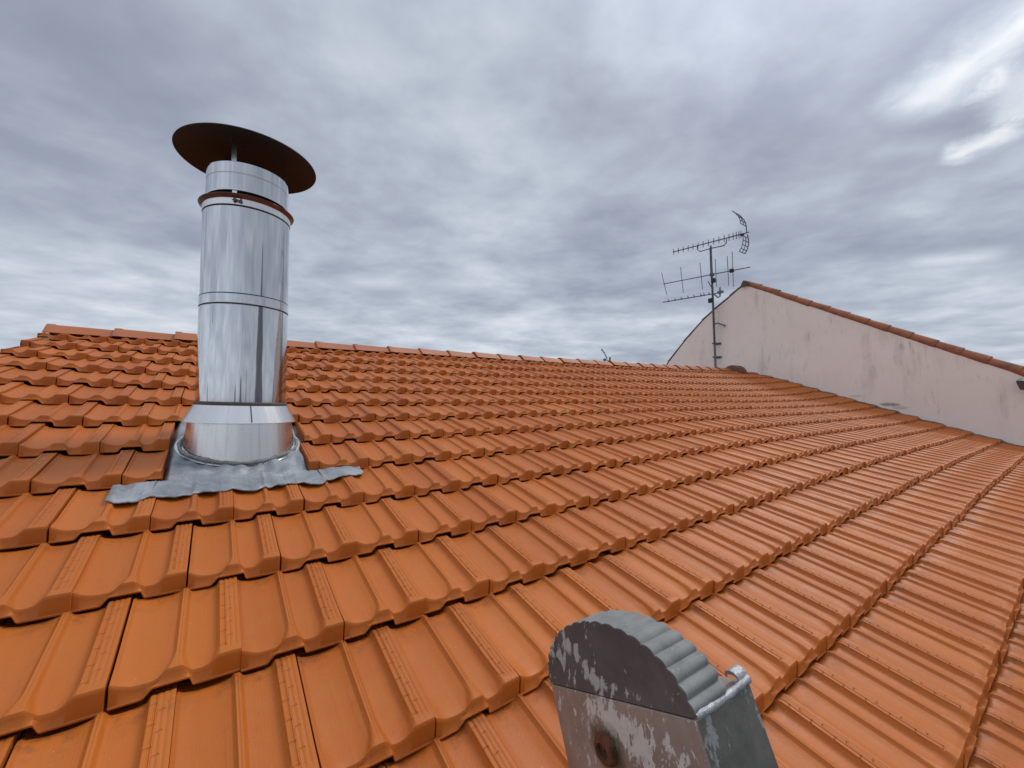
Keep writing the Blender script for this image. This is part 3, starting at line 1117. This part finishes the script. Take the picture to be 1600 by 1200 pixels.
# ------------------------------------------------------------------ neighbour's gable
RIGHT = [(1165, 440), (1187.5, 446), (1216, 454), (1242, 459), (1266, 469), (1294, 476), (1324, 484), (1356, 495), (1388, 505.5), (1424, 517.5), (1463, 531), (1502.5, 544), (1546, 561), (1596, 576)]
LEFT = [(1163, 440), (1139, 461), (1112, 484), (1096, 499), (1067, 532.5), (1043, 564), (1031, 584)]
apex = on_wall(1164, 440)
nb = np.array([apex[0], apex[1], 0.0])
WALL_STAINS = []
for (px, py, rx, ry, amt) in ((1390, 632, .20, .045, .62), (1335, 619, .16, .025, .22), (1406, 637, .16, .04, .28), (1182, 468, .07, .30, .14)):
    q = on_wall(px, py) - nb
    WALL_STAINS.append(((float(q @ WD), float(q[2])), rx, ry, amt))
neigh = thing('neighbouring_house', 'taller house with a blank beige rendered gable wall and tiled verge', 'house', nb)
M_REND = mat_render_wall()
aw = lambda q: (float((q - apex) @ WD), float(q[2]))
rs = [aw(on_wall(*q)) for q in RIGHT]
ls = [aw(on_wall(*q)) for q in LEFT]
slope_r = np.polyfit([q[0] for q in rs], [q[1] for q in rs], 1)
xr_end = 6.2
rz = lambda a: slope_r[0] * a + slope_r[1]


def lz(a):
    L = ls[::-1]
    return float(np.interp(a, [q[0] for q in L], [q[1] for q in L]))


def wp(a, z, off=0.0):
    return apex + WD * a + UP * (z - apex[2]) + WN * off


# wall solid: outline extruded backwards
outl = [(ls[-1][0], 0.0), (ls[-1][0], ls[-1][1] - .07)]
outl += [(q[0], q[1] - .05) for q in ls[::-1][1:-1]]
outl += [(0.0, apex[2] - .09), (xr_end, rz(xr_end) - .12), (xr_end, 0.0)]
mb = MB()
nO = len(outl)
fr = [wp(a, z) for a, z in outl]
DEP = 9.0
PAR = .30
bkv = [p - WN * PAR for p in fr]
mb.v = [tuple(p) for p in fr + bkv]
mb.f = [tuple(range(nO)), tuple(range(2 * nO - 1, nO - 1, -1))] + [(k, (k + 1) % nO, nO + (k + 1) % nO, nO + k) for k in range(nO)]
gable = build('gable_wall', mb, M_REND, neigh, smooth=0)
lowf = [p - UP * (.75 if p[2] > 1 else 0) - WN * (PAR + .003) for p in fr]
lowb = [p - WN * (DEP - PAR) for p in lowf]
mb = MB()
mb.v = [tuple(p) for p in lowf + lowb]
mb.f = [tuple(range(nO)), tuple(range(2 * nO - 1, nO - 1, -1))] + [(k, (k + 1) % nO, nO + (k + 1) % nO, nO + k) for k in range(nO)]
build('house_body', mb, M_WALL2, neigh, smooth=0)
M_CANAL = mat_plain('old_canal_tile', (.36, .135, .065), .75, noise=.75, scale=7, dark=(.17, .085, .055), bmp=.3)
M_CANALD = mat_plain('dark_tile_edge', (.13, .085, .065), .85, noise=.7, scale=6, dark=(.06, .05, .045), bmp=.3)  # darker brown tile, used on the left verge and ridge cap
# roof deck behind the verge: barrel waves running down each slope
mb = MB()
offs = np.linspace(-PAR - .02, -DEP, 110)
def zz(a):
    return rz(a) if a > 0 else lz(a)
prof = [(q[0], q[1]) for q in ls[::-1][:-1]] + [(0.0, apex[2])] + [(a, rz(a)) for a in np.linspace(.6, xr_end + .3, 10)]
P = np.zeros((len(offs), len(prof), 3))
for a_, o in enumerate(offs):
    wv = .055 * abs(math.sin((o + .14) / .22 * math.pi))
    for b_, (a, z) in enumerate(prof):
        P[a_, b_] = wp(a, z - .72 + wv, o)
mb.grid(P)
nroof = build('roof', mb, M_CANAL, neigh, smooth=60)
# verge barrels on the near slope, one mesh each
ends = [q[0] for q in rs]
step = np.median(np.diff(ends))
while ends[-1] < xr_end:
    ends.append(ends[-1] + step)


def barrel(a0, z0, a1, z1, r0, r1, mat, name='verge_tile', off=-.045, squash=1.0):
    m = MB()
    p0, p1 = wp(a0, z0, off), wp(a1, z1, off)
    ax = p1 - p0
    ax /= np.linalg.norm(ax)
    up = UP - ax * (UP @ ax)
    up /= np.linalg.norm(up)
    n = 12
    P = np.zeros((2, 2 * n, 3))
    for k, (p, r) in enumerate(((p0, r0), (p1, r1))):
        for q in range(n):
            th = math.pi * (-.30 + 1.60 * q / (n - 1))
            P[k, q] = p + WN * r * math.cos(th) + up * (r * math.sin(th) * squash - r * squash)
            P[k, 2 * n - 1 - q] = p + WN * (r - .014) * math.cos(th) + up * ((r - .014) * math.sin(th) * squash - r * squash)
    m.grid(P, closed_v=True)
    for k in (0, 1):
        o = k * 2 * n
        for q in range(n - 1):
            m.f.append((o + q, o + q + 1, o + 2 * n - 2 - q, o + 2 * n - 1 - q))
    return build(name, m, mat, nroof, smooth=50)


for k in range(len(ends) - 1):
    a0, a1 = ends[k] - .05, ends[k + 1] + .03
    j1 = random.gauss(0, .006)
    barrel(a0, rz(a0) - .012, a1, rz(a1) + .014 + j1, .068, .080 + random.gauss(0, .0025), M_CANAL)
for k in range(len(ls) - 1):
    (a1, z1), (a0, z0) = ls[k], ls[k + 1]
    barrel(a1, z1 - .012, a0, z0 + .008, .055, .062, M_CANALD, squash=.7)
mb = MB()
cpt = wp(.03, apex[2] - .10, 0)
P = np.zeros((2, 16, 3))
for k, o in enumerate((.07, -PAR - .06)):
    for q in range(16):
        th = math.pi * (-.1 + 1.2 * q / 15)
        P[k, q] = cpt + WN * o + WD * .10 * math.cos(th) + UP * .095 * math.sin(th)
mb.grid(P)
mb.f.append(tuple(range(len(mb.v) - 32, len(mb.v) - 16)))
build('ridge_cap', mb, M_CANALD, nroof, smooth=50)

# ------------------------------------------------------------------ floodlight on the gable
M_BLACKP = mat_plain('black_plastic', (.018, .019, .023), .45, noise=.3, scale=30)
lp = on_wall(1606, 600, .17)
fl = thing('wall_floodlight', 'black floodlight on a bracket low on the right of the gable wall', 'lamp', lp)
mb = MB()
fd = WN * .80 - UP * .50 - WD * .33; fd /= np.linalg.norm(fd)
fu = UP - fd * (UP @ fd); fu /= np.linalg.norm(fu)
fs = np.cross(fd, fu)
mb.box(lp, fd, fu, fs, .10, .17, .20, .012)
for k in range(5):
    mb.box(lp - fd * .06, fd, fu, fs, .03, .15, .006) if k == 0 else mb.box(lp - fd * .06 + fs * (.036 * (k - 2.5)), fd, fu, fs, .03, .15, .006)
build('housing', mb, M_BLACKP, fl)
mb = MB()
mb.box(lp + fd * .053, fd, fu, fs, .006, .14, .17)
build('lens', mb, mat_plain('lamp_glass', (.12, .13, .14), .1), fl)
mb = MB()
mb.tube([lp + fs * .11, lp + fs * .11 - WN * .17 + UP * .02], .012, 8)
mb.tube([lp - fs * .11, lp - fs * .11 - WN * .17 + UP * .02], .012, 8)
mb.box(lp - WN * .165 + UP * .02, WN, UP, WD, .012, .08, .26)
build('bracket', mb, M_BLACKP, fl)

# ------------------------------------------------------------------ aerial mast and aerials
M_GALV = mat_plain('weathered_galvanised', (.17, .18, .20), .5, metal=.5, noise=.6, scale=12)
M_ALU = mat_plain('dull_aluminium_rod', (.14, .15, .17), .5, metal=.4, noise=.4, scale=14)
M_JUNC = mat_plain('dark_plastic_box', (.025, .027, .03), .6)
MO = .16
mbase, mtop = on_wall(1118, 574, MO), on_wall(1110.5, 384, MO)
mast = thing('aerial_mast', 'thin grey steel pole clamped to the gable wall carrying three aerials', 'mast', mbase)
mpt = lambda py: mbase + (mtop - mbase) * (574 - py) / (574 - 384)
mb = MB(); mb.tube([mbase, mpt(470), mtop], [.030, .029, .026], 12)
build('pole', mb, M_GALV, mast)
for py, ln in ((537, .26), (558, .26)):
    c = mpt(py)
    mb = MB()
    mb.tube([c, c - WN * MO], .022, 8)
    mb.box(c, WN, WD, UP, .08, .11, .04, .006)
    mb.box(c - WN * (MO - .006), WN, WD, UP, .012, ln * .7, .06)
    build('wall_bracket', mb, M_GALV, mast)
mb = MB()
c = mpt(508)
mb.tube([c, c + WD * .10 + UP * .03, on_wall(1131, 508, .10), on_wall(1133, 509, .0)], .020, 8)
build('stay_arm', mb, M_GALV, mast)
for py in (440, 470):
    mb = MB()
    c = mpt(py)
    sgn = 1 if py == 440 else -1
    mb.box(c + WD * .055 * sgn + WN * .03, WN, WD, UP, .09, .10, .12, .01)
    build('amplifier_box', mb, M_JUNC, mast)
mb = MB()
q = [mpt(452), on_wall(1106.5, 440, MO)]
mb.tube(q, .014, 6)
mb.tube([mpt(458), on_wall(1122, 465, MO), on_wall(1125, 463, MO), on_wall(1125, 449, MO)], .020, 8)
mb.box(on_wall(1125.5, 456.5, MO), WN, WD, UP, .08, .14, .06)
build('clamp_arm', mb, M_GALV, mast)
mb = MB()
mb.tube([on_wall(1132, 384, MO + .05), on_wall(1122, 386, MO + .05), mpt(388) + WN * .05, mpt(430) + WN * .05, mpt(470) + WD * .03 + WN * .045, mpt(540) + WD * .03 + WN * .045], .009, 6)
build('cable', mb, M_JUNC, mast)

BD = np.array([-.72, .694, 0.0])                    # aerials point this way (away from the viewer, to the left)
BN = np.array([-BD[1], BD[0], 0.0])
if BN @ (EYE - mtop) < 0: BN = -BN


def on_mast(px, py, off=0.0):
    """point in the upright plane of the aerials through the mast"""
    d = dir_px(px, py)
    return EYE + d * ((BN @ (mtop - EYE) + off) / (BN @ d))


Z7 = lambda x, y: (1000 + x / 6.6667, 320 + y / 6.6667)
# long UHF aerial with a two-leaf grid reflector
b0, b1 = on_mast(*Z7(345, 492)), on_mast(*Z7(1135, 285))
uhf = thing('tv_aerial', 'topmost comb shaped television aerial with a curved grid reflector', 'aerial', mtop, 'television aerials on the mast')
mb = MB(); mb.tube([b0, b1], .016, 8)
build('boom', mb, M_ALU, uhf)
xs7 = [350, 400, 450, 502, 552, 605, 658, 712, 768, 822, 877, 928, 970, 1003, 1030, 1052]
for k, xx in enumerate(xs7):
    yy = 492 + (xx - 345) * (285 - 492) / (1135 - 345)
    p = on_mast(*Z7(xx, yy))
    half = .085 * (1 + .15 * k / 15)
    mb = MB(); mb.tube([p - UP * half, p + UP * half], .0095, 6)
    mb.box(p, BD, BN, UP, .035, .035, .03)
    build('element', mb, M_ALU, uhf)
mb = MB(); mb.box(on_mast(*Z7(1065, 312)), BD, BN, UP, .09, .07, .06, .01)
build('dipole_box', mb, M_JUNC, uhf)
mb = MB()
arm = [Z7(597, 432), Z7(598, 465), Z7(625, 487), Z7(735, 455), Z7(870, 425), Z7(898, 400), Z7(902, 358)]
mb.tube([on_mast(*q) for q in arm], .014, 8)
build('support_arm', mb, M_ALU, uhf)
for leaf in ([(1015, 95), (1050, 120), (1082, 155), (1100, 190), (1106, 225), (1112, 285)], [(1118, 310), (1128, 350), (1132, 395), (1125, 440), (1110, 480), (1090, 510)]):
    pts = [on_mast(*Z7(*q)) for q in leaf]
    gridpts = pts[:5] if leaf[0][1] < 200 else pts[1:]
    mb = MB()
    wid = .30
    mb.tube(pts, .014, 6)
    for oo in (.5, 1.0):
        mb.tube([p + BN * wid * oo + BD * .05 * oo for p in gridpts], .010, 6)
    for p in gridpts:
        mb.tube([p, p + BN * wid + BD * .05], .010, 6)
    build('reflector_grid', mb, M_ALU, uhf)
# VHF aerial with long upright rods
c0 = mpt(430)
vhf = thing('tv_aerial', 'middle aerial of the mast with six long upright rods', 'aerial', c0, 'television aerials on the mast')
mb = MB(); mb.tube([on_mast(*Z7(245, 825)), on_mast(*Z7(1150, 648))], .014, 8)
mb.box(on_mast(*Z7(750, 727)), BD, BN, UP, .10, .10, .08, .01)
build('boom', mb, M_ALU, vhf)
for (xa, ya, xb, yb) in ((225, 705, 280, 940), (423, 650, 451, 915), (624, 605, 651, 882), (784, 565, 797, 856), (908, 535, 925, 840), (960, 490, 973, 852)):
    mb = MB(); mb.tube([on_mast(*Z7(xa, ya), .02), on_mast(*Z7(xb, yb), .02)], .009, 6)
    build('element', mb, M_ALU, vhf)
mb = MB(); mb.box(on_mast(*Z7(955, 686)), BD, BN, UP, .11, .08, .10, .015)
build('dipole_box', mb, M_JUNC, vhf)
# small lower aerial, rods standing on one side of the boom
c1 = mpt(456)
low = thing('tv_aerial', 'lowest aerial of the mast, a thin boom with short stubs', 'aerial', c1, 'television aerials on the mast')
mb = MB(); mb.tube([on_mast(*Z7(240, 1015)), on_mast(*Z7(862, 910))], .015, 8)
build('boom', mb, M_ALU, low)
for xx in (298, 367, 433, 503, 565, 637, 669, 722):
    yy = 1015 + (xx - 240) * (910 - 1015) / (862 - 240)
    p = on_mast(*Z7(xx, yy))
    mb = MB(); mb.tube([p - BN * .02, p + UP * .055 + BN * .05], .010, 6)
    mb.box(p, BD, BN, UP, .04, .03, .035)
    build('element', mb, M_ALU, low)

# far aerial peeping over the ridge
fd0 = EYE + dir_px(945, 556) * 34
far = thing('distant_aerial', 'tiny aerial tip poking up behind the middle of the roof ridge', 'aerial', (fd0[0], fd0[1], 0))
fp = lambda x, y: EYE + dir_px(x, y) * 34
mb = MB()
mb.tube([np.array([fd0[0], fd0[1], 0]), fp(945, 562)], .05, 6)
build('pole', mb, M_GALV, far)
mb = MB()
mb.tube([fp(939.5, 545), fp(944, 551), fp(949, 561)], .035, 6)
for q in ((940.5, 546.5), (942, 548.5), (944, 551), (946, 555), (947.5, 558)):
    mb.tube([fp(q[0] - 1.6, q[1] + .8), fp(q[0] + 1.6, q[1] - .8)], .020, 5)
mb.box(fp(945, 562), np.array([1, 0, 0]), np.array([0, 1, 0]), UP, .25, .1, .16)
mb.box(fp(953, 561), np.array([1, 0, 0]), np.array([0, 1, 0]), UP, .12, .1, .30)
mb.tube([fp(945, 563), fp(953, 563)], .03, 6)
build('boom', mb, M_ALU, far)

# ------------------------------------------------------------------ the ladder
E1 = np.array([.50857724, -.77696505, .37104516]); E1 /= np.linalg.norm(E1)
E2 = np.array([-.21583525, .30213686, .92850873]); E2 -= E1 * (E1 @ E2); E2 /= np.linalg.norm(E2)
E3 = np.cross(E1, E2)
LT = EYE + np.array([.03763339, .16479979, -.11471015])
LL = (LT[2] - .02) / E2[2]
lad = thing('ladder', 'weathered aluminium ladder end with a ribbed grey cap in front of the tiles', 'ladder', LT - E2 * LL)
lp3 = lambda a, b, c: LT + E1 * a + E2 * b + E3 * c
HW = .040
T1, T2 = .0203, .0335
SCREW = (-.0085, -.0175)


def stile(cflip, shift, top=True):
    """box-section upright; c runs from the outer face (0) inwards"""
    mb = MB()
    f = lambda a, b, c: lp3(a, b, c * cflip + shift)
    bv = .0022
    sec = []
    for (a, c) in ((-HW + bv, 0), (HW - bv, 0), (HW - .0006, -.0006), (HW, -bv), (HW, -T2 + bv), (HW - bv, -T2), (-HW + bv, -T2), (-HW, -T2 + bv), (-HW, -bv), (-HW + .0006, -.0006)):
        sec.append((a, c))
    n = len(sec)
    lv = [0.0, -.0004, -.02, -.05, -.12, -.4, -1.2, -LL]
    P = np.zeros((len(lv), n, 3))
    for k, b in enumerate(lv):
        s_ = .0003 if k == 0 else 0
        for q, (a, c) in enumerate(sec):
            P[k, q] = f(a * (1 - s_ / HW), b, c - s_ * (1 if c > -T2 / 2 else -1))
    mb.grid(P, closed_v=True)
    mb.f.append(tuple(range(n)))
    mb.f.append(tuple((len(lv) - 1) * n + q for q in range(n))[::-1])
    return mb, f


scr_w = lp3(SCREW[0], SCREW[1], 0)
ab3 = lambda a, b: E1 * a + E2 * b
M_STILE = mat_old_metal('oxidised_aluminium', (.255, .180, .145), (.335, .250, .205), (.62, .565, .505), .66, .55, .10, screw=(tuple(scr_w - (LT)), .0115),
                        worn=[(ab3(-.018, -.003), ab3(.030, -.012), .008, .17), (ab3(.0, -.008), ab3(.036, -.034), .011, .19), (ab3(-.037, -.002), ab3(-.034, -.02), .004, .12), (ab3(.02, -.03), ab3(.036, -.05), .01, .15)])
M_CAPR = mat_old_metal('weathered_rubber', (.078, .066, .061), (.120, .102, .093), (.46, .425, .39), .68, .7, .0,
                       worn=[(ab3(-.029, .019), ab3(-.023, .006), .0055, .17), (ab3(-.019, .018), ab3(-.004, .004), .0065, .21), (ab3(-.010, .006), ab3(.018, .003), .004, .12)])
M_EDGE = mat_plain('burred_aluminium', (.42, .43, .45), .45, metal=.6, noise=.6, scale=180, dark=(.16, .16, .17), bmp=.3)
mb, f = stile(1, 0)
st1 = build('stile', mb, M_STILE, lad, loc=LT, smooth=30)
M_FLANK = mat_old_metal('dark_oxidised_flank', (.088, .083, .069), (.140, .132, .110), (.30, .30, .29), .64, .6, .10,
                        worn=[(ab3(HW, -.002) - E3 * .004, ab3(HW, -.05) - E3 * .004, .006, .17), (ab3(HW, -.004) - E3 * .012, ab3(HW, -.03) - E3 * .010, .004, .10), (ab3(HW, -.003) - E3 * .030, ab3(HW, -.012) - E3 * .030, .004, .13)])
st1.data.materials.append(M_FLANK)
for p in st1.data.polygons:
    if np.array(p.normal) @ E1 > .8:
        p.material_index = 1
# burred top edge of the side flange, curled over at its far corner
mb = MB()
pts = []
for k in range(13):
    q = k / 12
    pts.append(lp3(HW - .0009 + .0004 * math.sin(q * 9), .0003 + .0004 * math.sin(q * 7 + 1), -.001 - (T2 - .002) * q))
mb.tube(pts, [.0011 + .0004 * abs(math.sin(k * 1.7)) for k in range(13)], 8)
cur = []
for k in range(9):
    th = k / 8 * math.pi * .72
    cur.append(lp3(HW - .0005 - .0030 * (1 - math.cos(th)), .0003 + .0032 * math.sin(th), -T2 + .002))
nP = np.zeros((9, 4, 3))
for k, p in enumerate(cur):
    nP[k, 0] = p + E3 * .0042; nP[k, 1] = p + E3 * .0042 + E2 * .0012; nP[k, 2] = p - E3 * .0016 + E2 * .0012; nP[k, 3] = p - E3 * .0016
mb.grid(nP, closed_v=True)
build('burred_edge', mb, M_EDGE, st1, loc=LT, smooth=60)
# cap: half disc with a scalloped edge
def cap_mesh(asp, cflip=1, shift=0):
    mb = MB()
    f = lambda a, b, c: lp3(a, b, c * cflip + shift)
    N = 221
    cs = [(0.0, 1.0, 1), (-.0003, 1.0, 1), (-.0006, 1.0, 1), (-T1 * .5, 1, 1), (-T1 + .0015, 1, 1), (-T1, .97, 1)]
    ths = np.linspace(0, math.pi, N)
    ribs = 18
    P = np.zeros((len(cs), N, 3))
    for k, (c, s_, r_) in enumerate(cs):
        for q, th in enumerate(ths):
            sc = abs(math.sin(th * ribs)) ** .8
            rr = HW * (1.0 - (.028 if k < 2 else .034 if k == 2 else .046) * (1 - sc)) * s_ * (.988 if k == 0 else 1)
            hump = .0028 * math.sin(th) ** 2 * (-c / T1)
            P[k, q] = f(-rr * math.cos(th), asp * rr * math.sin(th) + .0006, c + hump)
    mb.grid(P)
    o = len(mb.v)
    mb.f.append(tuple(range(N)))
    mb.f.append(tuple((len(cs) - 1) * N + q for q in range(N))[::-1])
    b0 = [k * N for k in range(len(cs))] + [k * N + N - 1 for k in range(len(cs))][::-1]
    mb.f.append(tuple(b0))
    return mb


ASP = .6676
cap1 = build('end_cap', cap_mesh(ASP), M_CAPR, st1, loc=LT, smooth=28)
M_RIBS = mat_old_metal('toplit_weathered_ribs', (.150, .153, .145), (.235, .238, .225), (.34, .345, .33), .655, .75, .0, scale=80)  # rib edge lighter: weathering, plus light from above painted in
cap1.data.materials.append(M_RIBS)
for p in cap1.data.polygons:
    cc_ = np.array(p.center)
    if len(p.vertices) == 4 and abs(np.array(p.normal) @ E3) < .7:
        p.material_index = 1
M_RUST = mat_plain('rusty_screw', (.16, .055, .025), .6, metal=.4, noise=.8, scale=260, dark=(.03, .014, .01), bmp=.5)
mb = MB()
sc_c = lp3(SCREW[0], SCREW[1], 0)
mb.lathe(sc_c, [(.0053, -.0005), (.0053, .0014), (.0046, .0026), (.0029, .0031), (.0024, .0018), (.0004, .0016)], 28, axis=E3)
build('screw', mb, M_RUST, st1, loc=sc_c, smooth=35)
# the other upright, rungs and feet (below and behind the viewer)
GAP = .40
mb, f2 = stile(-1, GAP + 0.0)
st2 = build('stile', mb, M_STILE, lad, loc=LT, smooth=30)
build('end_cap', cap_mesh(ASP, -1, GAP), M_CAPR, st2, loc=LT, smooth=28)
for k in range(int((LL - .5) / .28)):
    b = -.62 - k * .28
    mb = MB()
    mb.tube([lp3(0, b, -.0001), lp3(0, b, GAP + .0001)], .016, 12)
    build('rung', mb, M_STILE, lad)

# ------------------------------------------------------------------ small things lying on the tiles
pb = roof_pt(TX0 + 3.72 * TW, TS0 - 11.62 * TG, .0)
d = dir_px(610, 948)
tt_ = (-.977 ) / (d @ NW)
pb = EYE + d * tt_
mb = MB()
n = 10
P = np.zeros((6, n, 3))
for a in range(6):
    ph = -math.pi / 2 + math.pi * a / 5
    for q in range(n):
        th = 2 * math.pi * q / n
        r = .0048 * (1 + .25 * math.sin(3 * th + a))
        P[a, q] = pb + XW * r * math.cos(ph) * math.cos(th) * 1.1 + SW * r * math.cos(ph) * math.sin(th) + NW * (.003 * math.sin(ph) + .002)
mb.grid(P, closed_v=True)
o = build('pebble', mb, mat_plain('chalky_white', (.62, .60, .55), .9, noise=.5, scale=300), None, loc=pb, smooth=60)
tag(o, 'tiny whitish pebble lying in a tile trough near the bottom centre', 'pebble')
